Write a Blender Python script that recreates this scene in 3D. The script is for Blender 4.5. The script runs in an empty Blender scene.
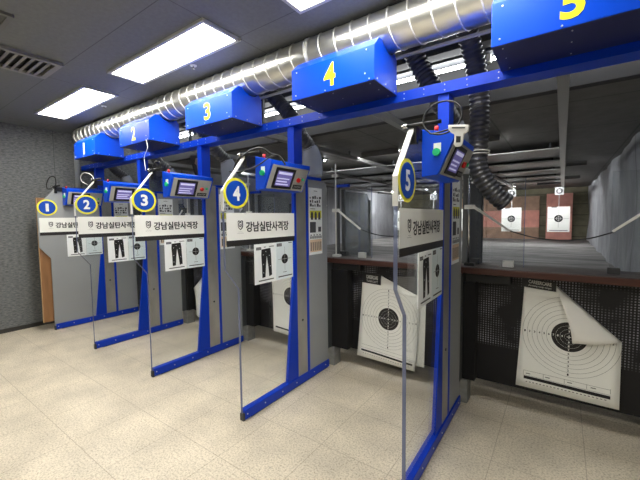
import bpy, bmesh, math, random
from mathutils import Vector, Matrix
random.seed(7)
C = bpy.context.scene.collection
PI = math.pi

# ------------------------------------------------------------------ materials
def lin(c):
    return tuple(((v/255)/12.92 if v/255 <= .04045 else ((v/255+.055)/1.055)**2.4) for v in c)
MATS = {}
def mat(name, rgb, rough=.5, metal=0, spec=.5, coat=0, noise=None, bump=None):
    """rgb in sRGB 0-255. noise=(scale, amount, stretch) ; bump=(scale,strength)"""
    if name in MATS: return MATS[name]
    m = bpy.data.materials.new(name); m.use_nodes = True
    nt = m.node_tree; b = nt.nodes['Principled BSDF']
    b.inputs['Base Color'].default_value = (*lin(rgb), 1)
    b.inputs['Roughness'].default_value = rough
    b.inputs['Metallic'].default_value = metal
    b.inputs['Specular IOR Level'].default_value = spec
    b.inputs['Coat Weight'].default_value = coat
    tc = nt.nodes.new('ShaderNodeTexCoord')
    if noise:
        sc, am, st = noise
        mp = nt.nodes.new('ShaderNodeMapping'); mp.inputs['Scale'].default_value = st
        nt.links.new(tc.outputs['Object'], mp.inputs['Vector'])
        n = nt.nodes.new('ShaderNodeTexNoise'); n.inputs['Scale'].default_value = sc; n.inputs['Detail'].default_value = 4
        nt.links.new(mp.outputs[0], n.inputs['Vector'])
        r = nt.nodes.new('ShaderNodeMapRange')
        r.inputs['From Min'].default_value = .3; r.inputs['From Max'].default_value = .7
        r.inputs['To Min'].default_value = 1-am; r.inputs['To Max'].default_value = 1+am
        nt.links.new(n.outputs['Fac'], r.inputs['Value'])
        mx = nt.nodes.new('ShaderNodeVectorMath'); mx.operation = 'SCALE'
        mx.inputs[0].default_value = lin(rgb)
        nt.links.new(r.outputs[0], mx.inputs['Scale'])
        nt.links.new(mx.outputs[0], b.inputs['Base Color'])
    if bump:
        n2 = nt.nodes.new('ShaderNodeTexNoise'); n2.inputs['Scale'].default_value = bump[0]; n2.inputs['Detail'].default_value = 3
        nt.links.new(tc.outputs['Object'], n2.inputs['Vector'])
        bp = nt.nodes.new('ShaderNodeBump'); bp.inputs['Strength'].default_value = bump[1]; bp.inputs['Distance'].default_value = .02
        nt.links.new(n2.outputs['Fac'], bp.inputs['Height']); nt.links.new(bp.outputs[0], b.inputs['Normal'])
    MATS[name] = m
    return m
def emit(name, rgb, s):
    if name in MATS: return MATS[name]
    m = bpy.data.materials.new(name); m.use_nodes = True
    b = m.node_tree.nodes['Principled BSDF']
    b.inputs['Base Color'].default_value = (*lin(rgb), 1)
    b.inputs['Emission Color'].default_value = (*lin(rgb), 1)
    b.inputs['Emission Strength'].default_value = s
    MATS[name] = m; return m
def glass(name, tint, rough=.02, body=0.0, bodycol=(150, 160, 170), refl=1.0):
    """see-through sheet: transparent tinted, with Fresnel reflection and an optional cloudy share"""
    m = bpy.data.materials.new(name); m.use_nodes = True
    nt = m.node_tree; nt.nodes.clear()
    out = nt.nodes.new('ShaderNodeOutputMaterial')
    tr = nt.nodes.new('ShaderNodeBsdfTransparent'); tr.inputs[0].default_value = (*tint, 1)
    gl = nt.nodes.new('ShaderNodeBsdfGlossy'); gl.inputs['Roughness'].default_value = rough
    df = nt.nodes.new('ShaderNodeBsdfDiffuse'); df.inputs[0].default_value = (*lin(bodycol), 1)
    lw = nt.nodes.new('ShaderNodeLayerWeight'); lw.inputs[0].default_value = .5
    pw = nt.nodes.new('ShaderNodeMath'); pw.operation = 'POWER'; pw.inputs[1].default_value = 5
    nt.links.new(lw.outputs['Facing'], pw.inputs[0])
    mu = nt.nodes.new('ShaderNodeMath'); mu.operation = 'MULTIPLY_ADD'; mu.inputs[1].default_value = .9*refl; mu.inputs[2].default_value = .035*refl
    nt.links.new(pw.outputs[0], mu.inputs[0])
    m1 = nt.nodes.new('ShaderNodeMixShader'); m1.inputs[0].default_value = body
    nt.links.new(tr.outputs[0], m1.inputs[1]); nt.links.new(df.outputs[0], m1.inputs[2])
    m2 = nt.nodes.new('ShaderNodeMixShader'); nt.links.new(mu.outputs[0], m2.inputs[0])
    nt.links.new(m1.outputs[0], m2.inputs[1]); nt.links.new(gl.outputs[0], m2.inputs[2])
    nt.links.new(m2.outputs[0], out.inputs[0])
    MATS[name] = m; return m

blue = mat('blue_enamel', (0, 72, 212), .34, spec=.3, noise=(3, .05, (1, 1, 1)))
blue_d = mat('blue_enamel_frame', (0, 56, 184), .4, spec=.3, noise=(3, .06, (1, 1, 1)))
yellow = mat('yellow_vinyl', (245, 232, 20), .5)
paleyellow = mat('pale_yellow_vinyl', (235, 232, 120), .5)
white = mat('white_plastic', (232, 232, 228), .4)
white_m = mat('white_powder_coat', (215, 216, 212), .4)
paper = mat('white_paper', (248, 248, 240), .7)
paperb = mat('board_paper', (245, 248, 248), .4)
black = mat('black_ink', (18, 18, 20), .6)
blackp = mat('black_plastic', (14, 14, 16), .45)
ring_ink = mat('grey_ring_ink', (120, 118, 108), .7)
stripe_m = mat('dark_stripe', (38, 36, 36), .5)
steel = mat('brushed_steel', (178, 176, 168), .42, .6, noise=(2.2, .35, (1, 1, .6)))
chrome = mat('chrome', (200, 200, 200), .15, 1)
galv = mat('galvanised_steel', (216, 216, 210), .28, .92, noise=(14, .12, (.3, 1, 1)), bump=(9, .05))
seam_m = mat('duct_seam_steel', (232, 232, 226), .45, .5)
greyp = mat('grey_panel_paint', (152, 155, 156), .5, noise=(1.2, .05, (1, 1, 1)))
greyd = mat('dark_grey_panel', (70, 73, 75), .5, noise=(2, .15, (1, 1, .5)))
facem = mat('console_face_grey', (176, 175, 168), .45, .1)
red_b = mat('red_button', (200, 20, 25), .35)
green_b = mat('green_button', (0, 190, 120), .35)
ply = mat('plywood', (150, 108, 70), .6, noise=(5, .25, (3, 3, .3)))
plyedge = mat('plywood_edge', (196, 160, 118), .6, noise=(30, .2, (3, 3, .3)))
wood = mat('dark_red_wood', (66, 34, 26), .35, noise=(5, .4, (.35, 6, 6)))
concrete = mat('concrete', (132, 132, 128), .8, noise=(18, .15, (1, 1, 1)))
hosem = mat('black_hose_rubber', (58, 59, 64), .33, spec=.7)
foam = mat('black_board', (8, 8, 10), .85, noise=(4, .3, (1, 1, 1)))
screen_m = emit('screen_glow', (112, 104, 176), .10)
screen_t = emit('screen_text_glow', (215, 215, 250), .12)
lightm = emit('panel_light_glow', (255, 252, 244), 11)
tubem = emit('fluorescent_tube_glow', (250, 252, 255), 9)
unseen_tube = emit('unseen_range_tube_glow', (250, 252, 255), 75)
glassm = glass('clear_glass', (.965, .975, .98), refl=.8)
glassedge = glass('glass_edge', (.55, .60, .66), .15, .6, (128, 136, 168))
acryl = glass('clear_acrylic', (.94, .95, .95), .05, .02)
scuffed = glass('scuffed_acrylic', (.72, .74, .75), .2, .35, (150, 154, 156))
sleeve_m = glass('cloudy_plastic', (.75, .78, .82), .25, .7, (176, 184, 198))

# floor : cream speckled vinyl tiles with thin joints
def nodes(name, rough):
    m = bpy.data.materials.new(name); m.use_nodes = True
    nt = m.node_tree; b = nt.nodes['Principled BSDF']; b.inputs['Roughness'].default_value = rough
    tc = nt.nodes.new('ShaderNodeTexCoord')
    return m, nt, b, tc
def N(nt, t, **kw):
    n = nt.nodes.new(t)
    for k, v in kw.items():
        if k.startswith('i_'):
            key = k[2:]; key = int(key) if key.isdigit() else key
            n.inputs[key].default_value = v
        else: setattr(n, k, v)
    return n
def joint(nt, coord, period, offset, width):
    """1 on a joint line, 0 elsewhere"""
    a = N(nt, 'ShaderNodeMath', operation='ADD', i_1=-offset + 1000*period + period/2); nt.links.new(coord, a.inputs[0])
    d = N(nt, 'ShaderNodeMath', operation='DIVIDE', i_1=period); nt.links.new(a.outputs[0], d.inputs[0])
    f = N(nt, 'ShaderNodeMath', operation='FRACT'); nt.links.new(d.outputs[0], f.inputs[0])
    s = N(nt, 'ShaderNodeMath', operation='SUBTRACT', i_1=.5); nt.links.new(f.outputs[0], s.inputs[0])
    ab = N(nt, 'ShaderNodeMath', operation='ABSOLUTE'); nt.links.new(s.outputs[0], ab.inputs[0])
    l = N(nt, 'ShaderNodeMath', operation='LESS_THAN', i_1=width/period/2); nt.links.new(ab.outputs[0], l.inputs[0])
    return l.outputs[0]
def tiled(name, rgb, rgb2, jrgb, px, ox, py, oy, w, rough, nscale, jstr=1.0, contrast=(.35, .65), big=None):
    m, nt, b, tc = nodes(name, rough)
    sx = N(nt, 'ShaderNodeSeparateXYZ'); nt.links.new(tc.outputs['Object'], sx.inputs[0])
    n = N(nt, 'ShaderNodeTexNoise', i_Scale=nscale, i_Detail=3.0, i_Roughness=.7); nt.links.new(tc.outputs['Object'], n.inputs['Vector'])
    cr = N(nt, 'ShaderNodeMapRange'); cr.inputs['From Min'].default_value = contrast[0]; cr.inputs['From Max'].default_value = contrast[1]
    nt.links.new(n.outputs['Fac'], cr.inputs['Value'])
    mx = N(nt, 'ShaderNodeMix', data_type='RGBA'); mx.inputs[6].default_value = (*lin(rgb2), 1); mx.inputs[7].default_value = (*lin(rgb), 1)
    nt.links.new(cr.outputs[0], mx.inputs[0])
    col = mx.outputs[2]
    if name == 'vinyl_floor':
        n3 = N(nt, 'ShaderNodeTexNoise', i_Scale=9.0, i_Detail=5.0, i_Roughness=.75); nt.links.new(tc.outputs['Object'], n3.inputs['Vector'])
        r3 = N(nt, 'ShaderNodeMapRange'); r3.inputs['From Min'].default_value = .66; r3.inputs['From Max'].default_value = .72
        r3.inputs['To Min'].default_value = 1; r3.inputs['To Max'].default_value = .55
        nt.links.new(n3.outputs['Fac'], r3.inputs['Value'])
        v3 = N(nt, 'ShaderNodeVectorMath', operation='SCALE'); nt.links.new(col, v3.inputs[0]); nt.links.new(r3.outputs[0], v3.inputs['Scale']); col = v3.outputs[0]
    if big:
        n2 = N(nt, 'ShaderNodeTexNoise', i_Scale=big[0], i_Detail=3.0); nt.links.new(tc.outputs['Object'], n2.inputs['Vector'])
        r2 = N(nt, 'ShaderNodeMapRange'); r2.inputs['From Min'].default_value = .3; r2.inputs['From Max'].default_value = .7
        r2.inputs['To Min'].default_value = 1-big[1]; r2.inputs['To Max'].default_value = 1+big[1]
        nt.links.new(n2.outputs['Fac'], r2.inputs['Value'])
        vm = N(nt, 'ShaderNodeVectorMath', operation='SCALE'); nt.links.new(col, vm.inputs[0]); nt.links.new(r2.outputs[0], vm.inputs['Scale'])
        col = vm.outputs[0]
    j1 = joint(nt, sx.outputs[0], px, ox, w); j2 = joint(nt, sx.outputs[1], py, oy, w)
    mxx = N(nt, 'ShaderNodeMath', operation='MAXIMUM'); nt.links.new(j1, mxx.inputs[0]); nt.links.new(j2, mxx.inputs[1])
    ms = N(nt, 'ShaderNodeMath', operation='MULTIPLY', i_1=jstr); nt.links.new(mxx.outputs[0], ms.inputs[0])
    m2 = N(nt, 'ShaderNodeMix', data_type='RGBA'); m2.inputs[7].default_value = (*lin(jrgb), 1)
    nt.links.new(ms.outputs[0], m2.inputs[0]); nt.links.new(col, m2.inputs[6]); nt.links.new(m2.outputs[2], b.inputs['Base Color'])
    return m
floor_m = tiled('vinyl_floor', (219, 208, 187), (158, 144, 119), (150, 136, 112), .505, .167, .495, .9, .0045, .42, 80, .65, (.30, .54), (3.2, .13))
ceil_m = tiled('grey_ceiling_board', (116, 119, 120), (108, 111, 112), (60, 60, 60), 2.04, -2.09, .61, 1.88, .006, .6, 30, .8)
rceil_m = tiled('dark_range_ceiling', (112, 110, 106), (100, 98, 94), (40, 39, 37), 1.34, -.65, 1.2, 3.9, .02, .55, 6, .6)
def wallmat(name, a, c, scale, stretch, px, oy, jrgb, w=.006, contrast=(.35, .65), axis=1):
    m, nt, b, tc = nodes(name, .85)
    mp = N(nt, 'ShaderNodeMapping'); mp.inputs['Scale'].default_value = stretch; nt.links.new(tc.outputs['Object'], mp.inputs['Vector'])
    n = N(nt, 'ShaderNodeTexNoise', i_Scale=scale, i_Detail=5.0, i_Roughness=.65); nt.links.new(mp.outputs[0], n.inputs['Vector'])
    cr = N(nt, 'ShaderNodeMapRange'); cr.inputs['From Min'].default_value = contrast[0]; cr.inputs['From Max'].default_value = contrast[1]
    nt.links.new(n.outputs['Fac'], cr.inputs['Value'])
    mx = N(nt, 'ShaderNodeMix', data_type='RGBA'); mx.inputs[6].default_value = (*lin(a), 1); mx.inputs[7].default_value = (*lin(c), 1)
    nt.links.new(cr.outputs[0], mx.inputs[0])
    sx = N(nt, 'ShaderNodeSeparateXYZ'); nt.links.new(tc.outputs['Object'], sx.inputs[0])
    j = joint(nt, sx.outputs[axis], px, oy, w)
    m2 = N(nt, 'ShaderNodeMix', data_type='RGBA'); m2.inputs[7].default_value = (*lin(jrgb), 1)
    nt.links.new(j, m2.inputs[0]); nt.links.new(mx.outputs[2], m2.inputs[6]); nt.links.new(m2.outputs[2], b.inputs['Base Color'])
    bp = N(nt, 'ShaderNodeBump', i_Strength=.35, i_Distance=.01); nt.links.new(n.outputs['Fac'], bp.inputs['Height']); nt.links.new(bp.outputs[0], b.inputs['Normal'])
    return m
felt = wallmat('grey_felt_wall', (84, 86, 87), (128, 131, 131), 46, (1, .45, 1.6), 1.0, 2.02, (70, 72, 74))
padwall = wallmat('grey_padded_wall', (146, 148, 152), (178, 180, 184), 2.2, (1, 1, .5), 1.8, 4.2, (96, 98, 100), .02)
rfloor_m = wallmat('dusty_range_floor', (92, 90, 88), (158, 156, 152), 5, (.15, 1, 1), 1.3, 4, (96, 92, 88), .03)
olive = wallmat('dark_olive_backstop', (84, 80, 62), (104, 100, 80), 3, (1, 1, 1), .4, 0, (52, 48, 36), .02, axis=2)
rubber_r = mat('red_rubber_block', (198, 138, 124), .85, noise=(5, .14, (1, 1, 1)))
rubber_b = mat('brown_rubber_block', (150, 122, 102), .85, noise=(5, .16, (1, 1, 1)))

# perforated black sheet: rows of holes, light from behind painted as pale dots
def perf():
    m, nt, b, tc = nodes('perforated_black_sheet', .6)
    sx = N(nt, 'ShaderNodeSeparateXYZ'); nt.links.new(tc.outputs['Object'], sx.inputs[0])
    j1 = joint(nt, sx.outputs[0], .0195, 0, .0085); j2 = joint(nt, sx.outputs[2], .0195, 0, .0095)
    mu = N(nt, 'ShaderNodeMath', operation='MULTIPLY'); nt.links.new(j1, mu.inputs[0]); nt.links.new(j2, mu.inputs[1])
    n = N(nt, 'ShaderNodeTexNoise', i_Scale=5.0, i_Detail=3.0); nt.links.new(tc.outputs['Object'], n.inputs['Vector'])
    cr = N(nt, 'ShaderNodeMapRange'); cr.inputs['From Min'].default_value = .40; cr.inputs['From Max'].default_value = .75
    nt.links.new(n.outputs['Fac'], cr.inputs['Value'])
    zz = N(nt, 'ShaderNodeMapRange'); zz.inputs['From Min'].default_value = .50; zz.inputs['From Max'].default_value = .53
    nt.links.new(sx.outputs[2], zz.inputs['Value'])
    mz = N(nt, 'ShaderNodeMath', operation='MULTIPLY'); nt.links.new(cr.outputs[0], mz.inputs[0]); nt.links.new(zz.outputs[0], mz.inputs[1])
    mu2 = N(nt, 'ShaderNodeMath', operation='MULTIPLY'); nt.links.new(mu.outputs[0], mu2.inputs[0]); nt.links.new(mz.outputs[0], mu2.inputs[1])
    mx = N(nt, 'ShaderNodeMix', data_type='RGBA'); mx.inputs[6].default_value = (*lin((5, 5, 9)), 1); mx.inputs[7].default_value = (*lin((176, 174, 184)), 1)
    nt.links.new(mu2.outputs[0], mx.inputs[0]); nt.links.new(mx.outputs[2], b.inputs['Base Color'])
    return m
perf_m = perf()

# ------------------------------------------------------------------ mesh helpers
def origin_of(o):
    v = Vector((0, 0, 0))
    while o: v += o.location; o = o.parent
    return v
class MB:
    def __init__(s): s.v = []; s.f = []; s.smooth = []
    def add(s, vs, fs, smooth=False):
        b = len(s.v); s.v += [Vector(v) for v in vs]
        s.f += [tuple(b+i for i in f) for f in fs]; s.smooth += [smooth]*len(fs); return s
    def box(s, x0, x1, y0, y1, z0, z1):
        return s.add([(x0, y0, z0), (x1, y0, z0), (x1, y1, z0), (x0, y1, z0), (x0, y0, z1), (x1, y0, z1), (x1, y1, z1), (x0, y1, z1)],
                     [(0, 3, 2, 1), (4, 5, 6, 7), (0, 1, 5, 4), (1, 2, 6, 5), (2, 3, 7, 6), (3, 0, 4, 7)])
    def prism(s, pts, axis, a, b):
        """polygon of 2-D points extruded along axis 0/1/2 from a to b"""
        def P(p, t):
            return (t, p[0], p[1]) if axis == 0 else ((p[0], t, p[1]) if axis == 1 else (p[0], p[1], t))
        n = len(pts)
        vs = [P(p, a) for p in pts]+[P(p, b) for p in pts]
        fs = [tuple(range(n-1, -1, -1)), tuple(range(n, 2*n))]+[(i, (i+1) % n, n+(i+1) % n, n+i) for i in range(n)]
        return s.add(vs, fs)
    def tube(s, path, r, n=10, caps=True, smooth=True):
        path = [Vector(p) for p in path]
        rs = r if isinstance(r, (list, tuple)) else [r]*len(path)
        vs = []; up = None
        for i, p in enumerate(path):
            t = (path[min(i+1, len(path)-1)]-path[max(i-1, 0)]).normalized()
            if up is None:
                up = Vector((0, 0, 1)) if abs(t.z) < .9 else Vector((0, 1, 0))
            a = t.cross(up).normalized(); up2 = a.cross(t).normalized(); up = up2
            for k in range(n):
                th = 2*PI*k/n
                vs.append(p+(a*math.cos(th)+up2*math.sin(th))*rs[i])
        fs = []
        for i in range(len(path)-1):
            for k in range(n):
                fs.append((i*n+k, i*n+(k+1) % n, (i+1)*n+(k+1) % n, (i+1)*n+k))
        s.add(vs, fs, smooth)
        if caps:
            b = len(s.v)-len(vs)
            s.f += [tuple(b+k for k in range(n-1, -1, -1)), tuple(b+(len(path)-1)*n+k for k in range(n))]; s.smooth += [False, False]
        return s
    def disc(s, c, r, axis, t, n=40, sy=1.0):
        c = Vector(c); pts = []
        for k in range(n):
            a = 2*PI*k/n; u, w = r*math.cos(a), r*sy*math.sin(a)
            pts.append((u, w))
        ax = {0: (c.y, c.z, c.x), 1: (c.x, c.z, c.y), 2: (c.x, c.y, c.z)}[axis]
        return s.prism([(ax[0]+u, ax[1]+w) for u, w in pts], axis, ax[2], ax[2]+t)
    def ball(s, c, r, n=10, m=6, sc=(1, 1, 1)):
        c = Vector(c); vs = []
        for i in range(m+1):
            ph = PI*i/m
            for k in range(n):
                th = 2*PI*k/n
                vs.append(c+Vector((r*sc[0]*math.sin(ph)*math.cos(th), r*sc[1]*math.sin(ph)*math.sin(th), r*sc[2]*math.cos(ph))))
        fs = [(i*n+k, (i+1)*n+k, (i+1)*n+(k+1) % n, i*n+(k+1) % n) for i in range(m) for k in range(n)]
        return s.add(vs, fs, True)
    def build(s, name, m, parent=None, origin=None, bevel=0, label=None, cat=None, group=None, kind=None):
        if parent is not None: off = origin_of(parent)
        elif origin is not None: off = Vector(origin)
        else:
            xs = [v.x for v in s.v]; ys = [v.y for v in s.v]; zs = [v.z for v in s.v]
            off = Vector(((min(xs)+max(xs))/2, (min(ys)+max(ys))/2, min(zs)))
        me = bpy.data.meshes.new(name)
        me.from_pydata([v-off for v in s.v], [], s.f)
        bm = bmesh.new(); bm.from_mesh(me); bmesh.ops.remove_doubles(bm, verts=bm.verts, dist=1e-6)
        bmesh.ops.recalc_face_normals(bm, faces=bm.faces); 
        bm.to_mesh(me); bm.free()
        if len(me.polygons) == len(s.smooth):
            me.polygons.foreach_set('use_smooth', s.smooth)
        me.materials.append(m)
        o = bpy.data.objects.new(name, me); C.objects.link(o)
        if parent is not None: o.parent = parent
        else: o.location = off
        if bevel:
            bv = o.modifiers.new('bevel', 'BEVEL'); bv.width = bevel; bv.segments = 2; bv.limit_method = 'ANGLE'
        if label: o['label'] = label
        if cat: o['category'] = cat
        if group: o['group'] = group
        if kind: o['kind'] = kind
        return o
def thing(name, loc, label, cat, group=None):
    o = bpy.data.objects.new(name, None); C.objects.link(o); o.location = loc
    o['label'] = label; o['category'] = cat
    if group: o['group'] = group
    o.empty_display_size = .1
    return o
def copy_tree(o, parent=None):
    c = o.copy(); C.objects.link(c); c.parent = parent
    for ch in list(o.children): copy_tree(ch, c)
    return c
def catmull(pts, k=8):
    pts = [Vector(p) for p in pts]; P = [pts[0]*2-pts[1]]+pts+[pts[-1]*2-pts[-2]]; out = []
    for i in range(1, len(P)-2):
        for j in range(k):
            t = j/k
            out.append(.5*((2*P[i])+(P[i+1]-P[i-1])*t+(2*P[i-1]-5*P[i]+4*P[i+1]-P[i+2])*t*t+(3*P[i]-P[i-1]-3*P[i+1]+P[i+2])*t**3))
    out.append(pts[-1]); return out
def resample(path, step):
    out = [path[0]]; acc = 0
    for a, b in zip(path[:-1], path[1:]):
        L = (b-a).length; t = step-acc
        while t <= L:
            out.append(a+(b-a)*(t/L)); t += step
        acc = (acc+L) % step if L > 0 else acc
    return out
TC = {}
def text2d(s, bold=0.0):
    key = (s, bold)
    if key not in TC:
        cu = bpy.data.curves.new('t', 'FONT'); cu.body = s; cu.size = 1; cu.offset = bold; cu.resolution_u = 3
        ob = bpy.data.objects.new('t', cu); C.objects.link(ob)
        dg = bpy.context.evaluated_depsgraph_get(); dg.update()
        me = bpy.data.meshes.new_from_object(ob.evaluated_get(dg))
        vs = [v.co.copy() for v in me.vertices]; fs = [tuple(p.vertices) for p in me.polygons]
        bpy.data.objects.remove(ob); bpy.data.curves.remove(cu); bpy.data.meshes.remove(me)
        x0 = min(v.x for v in vs); x1 = max(v.x for v in vs); y0 = min(v.y for v in vs); y1 = max(v.y for v in vs)
        TC[key] = ([((v.x-x0)/(x1-x0), (v.y-y0)/(y1-y0)) for v in vs], fs)
    return TC[key]
def put_text(mb, s, u0, u1, v0, v1, M, bold=0.0):
    vs, fs = text2d(s, bold)
    return mb.add([M(u0+(u1-u0)*a, v0+(v1-v0)*b) for a, b in vs], fs)
def rect(mb, u0, u1, v0, v1, M, nu=1, nv=1):
    vs = [M(u0+(u1-u0)*i/nu, v0+(v1-v0)*j/nv) for j in range(nv+1) for i in range(nu+1)]
    return mb.add(vs, [(j*(nu+1)+i, j*(nu+1)+i+1, (j+1)*(nu+1)+i+1, (j+1)*(nu+1)+i) for j in range(nv) for i in range(nu)])
def poly(mb, pts, M): return mb.add([M(u, v) for u, v in pts], [tuple(range(len(pts)))])
def annulus(mb, cu, cv, r, w, M, n=48, keep=None):
    vs = []; 
    for k in range(n):
        a = 2*PI*k/n
        for rr in (r-w/2, r+w/2): vs.append((cu+rr*math.cos(a), cv+rr*math.sin(a)))
    fs = []
    for k in range(n):
        q = (2*k, 2*k+1, 2*((k+1) % n)+1, 2*((k+1) % n))
        if keep is None or all(keep(*vs[i]) for i in q): fs.append(q)
    return mb.add([M(*p) for p in vs], fs)
def circ(mb, cu, cv, r, M, n=40, keep=None):
    if keep is None: return poly(mb, [(cu+r*math.cos(2*PI*k/n), cv+r*math.sin(2*PI*k/n)) for k in range(n)], M)
    # clipped disc: small quads
    st = r/10; i = -10
    while i < 10:
        for j in range(-10, 10):
            q = [(cu+(i+a)*st, cv+(j+b)*st) for a, b in ((0, 0), (1, 0), (1, 1), (0, 1))]
            if all(math.hypot(a-cu, b-cv) < r*1.03 for a, b in q) and all(keep(a, b) for a, b in q): poly(mb, q, M)
        i += 1
    return mb

# ------------------------------------------------------------------ measured layout (metres)
W = 1.3398; X5 = -.6801
def LX(n): return X5-(5-n)*W
XL, XR = -6.5, 2.6           # room side walls
YB = -3.2                    # wall behind
CEIL = 3.0
YS = 3.45                    # soffit where the range ceiling starts
RC = 2.62                    # range ceiling height
RF = .68                     # range floor height
RW = .76                     # range right wall
YE = 15.7                    # backstop
ORD = {1: 'first', 2: 'second', 3: 'third', 4: 'fourth', 5: 'fifth'}

# ------------------------------------------------------------------ setting
def st(mb, name, m, **k): return mb.build(name, m, origin=(0, 0, 0), kind='structure', **k)
st(MB().box(XL-.1, XR+.1, YB-.1, 3.75, -.1, 0), 'floor', floor_m)
st(MB().box(XL-.1, XR+.1, YB-.1, YS+.1, CEIL, CEIL+.1), 'ceiling', ceil_m)
st(MB().box(XL-.1, XL, YB-.1, YE+.2, 0, CEIL), 'wall_left', felt)
st(MB().box(XL, XL+.03, 3.75, YE, RF, RC), 'wall_range_left', padwall)
st(MB().box(XR, XR+.1, YB-.1, 3.75, 0, CEIL), 'wall_right', felt)
st(MB().box(XL, XR, YB-.1, YB, 0, CEIL), 'wall_back', felt)
st(MB().box(XL, RW+.2, YS+.1, YE+.2, RC, RC+.1), 'ceiling_range', rceil_m)
st(MB().box(XL, XR, YS-.001, YS+.1, RC, CEIL), 'wall_soffit', mat('soffit_dark', (58, 58, 58), .7))
st(MB().box(XL, RW+.2, 3.65, YE+.2, RF-.1, RF), 'floor_range', rfloor_m)
st(MB().box(XL, RW+.2, YE, YE+.1, RF, RC), 'wall_backstop', olive)
st(MB().box(RW+.12, XR, 3.35, 3.65, 0, RC+.1), 'wall_front_right', felt)
st(MB().box(XL, RW+.2, 3.65, 3.7, 0, RF-.1), 'wall_under_range', foam)
# padded wall on the right of the range: real bulges
vs = []; fs = []; ny, nz = 60, 14
for j in range(nz+1):
    for i in range(ny+1):
        y = 3.2+(YE-3.2)*(i/ny)**1.5; z = RF-.05+(RC-RF+.06)*j/nz
        b = .018*math.sin(y*2.6+.8*math.sin(z*3))+.012*math.sin(y*5.3+z*4)
        vs.append((RW+b, y, z))
for j in range(nz):
    for i in range(ny): fs.append((j*(ny+1)+i, j*(ny+1)+i+1, (j+1)*(ny+1)+i+1, (j+1)*(ny+1)+i))
n0 = len(vs); vs += [(RW+.15, v[1], v[2]) for v in vs]
fs += [tuple(n0+q for q in reversed(f)) for f in list(fs)]
st(MB().add(vs, fs, True), 'wall_range_right', padwall)
st(MB().box(XL, XL+.012, YB, 2.9, 0, .06), 'baseboard_left', mat('dark_base', (50, 48, 46), .6))

# ------------------------------------------------------------------ ceiling panel lights
def ceiling_light(x0, x1, y0, y1, label):
    t = thing('ceiling_light', ((x0+x1)/2, (y0+y1)/2, CEIL-.03), label, 'ceiling light', 'panel lights on the ceiling')
    f = .028
    fr = MB().box(x0, x1, y0, y0+f, CEIL-.022, CEIL-.001).box(x0, x1, y1-f, y1, CEIL-.022, CEIL-.001)
    fr.box(x0, x0+f, y0+f, y1-f, CEIL-.022, CEIL-.001).box(x1-f, x1, y0+f, y1-f, CEIL-.022, CEIL-.001)
    fr.build('frame', mat('aluminium_frame', (190, 190, 188), .4), t)
    MB().box(x0+f, x1-f, y0+f, y1-f, CEIL-.014, CEIL-.002).build('diffuser', lightm, t)
for (a, b), lab in zip([(-5.58, -4.08), (-3.53, -2.08), (-1.49, -.04)],
        ['long white panel light above the numbered hoods one and two, nearest the felt wall',
         'large bright white panel light in the middle of the grey ceiling',
         'white panel light cut off by the top edge, above the steel duct']):
    ceiling_light(a, b, 1.55, 1.90, lab)
for a, b in [(-5.58, -4.08), (-3.53, -2.08), (-1.49, -.04), (.56, 2.0)]:
    ceiling_light(a, b, -1.3, -.95, 'white panel light in the rear row behind the viewer')

# ceiling vent: frame, louvre blades
t = thing('ceiling_vent', (-3.9, .68, CEIL-.02), 'grey slatted air vent in the ceiling near the top left corner', 'vent')
x0, x1, y0, y1 = -4.14, -3.66, .10, 1.25
fr = MB()
for q in ((x0, x1, y0, y0+.045), (x0, x1, y1-.045, y1), (x0, x0+.045, y0+.045, y1-.045), (x1-.045, x1, y0+.045, y1-.045)):
    fr.box(*q, CEIL-.03, CEIL-.001)
fr.build('frame', mat('vent_grey', (138, 138, 136), .5), t, bevel=.004)
y = y0+.06
while y < y1-.08:
    MB().prism([(y, CEIL-.028), (y+.022, CEIL-.028), (y+.024, CEIL-.022), (y+.002, CEIL-.022)], 0, x0+.045, x1-.045).build('louvre_blade', mat('vent_grey', (0, 0, 0)), t); y += .055
MB().box(x0+.045, x1-.045, y0+.045, y1-.045, CEIL-.004, CEIL-.001).build('backing', blackp, t)
t = thing('access_hatch', (-3.2, .62, CEIL-.02), 'small square grey access hatch in the ceiling at the top left corner', 'hatch')
x0, x1, y0, y1 = -3.62, -3.08, .42, .78
fr = MB()
for q in ((x0, x1, y0, y0+.03), (x0, x1, y1-.03, y1), (x0, x0+.03, y0+.03, y1-.03), (x1-.03, x1, y0+.03, y1-.03)):
    fr.box(*q, CEIL-.02, CEIL-.001)
fr.build('frame', mat('hatch_grey', (105, 106, 106), .5), t)
MB().box(x0+.03, x1-.03, y0+.03, y1-.03, CEIL-.01, CEIL-.001).build('cover', mat('hatch_grey2', (82, 83, 84), .5), t)
for (x, y), lab in (((-2.78, 1.96), 'small round sprinkler head beside the middle ceiling light'), ((-4.63, 1.98), 'small round sprinkler head beside the farther ceiling light')):
    t = thing('sprinkler_head', (x, y, CEIL-.04), lab, 'sprinkler', 'sprinkler heads in the ceiling')
    MB().disc((x, y, CEIL-.008), .03, 2, .007, 16).build('plate', white_m, t)
    MB().disc((x, y, CEIL-.03), .008, 2, .023, 8).disc((x, y, CEIL-.034), .014, 2, .004, 10).build('nozzle', chrome, t)

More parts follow.
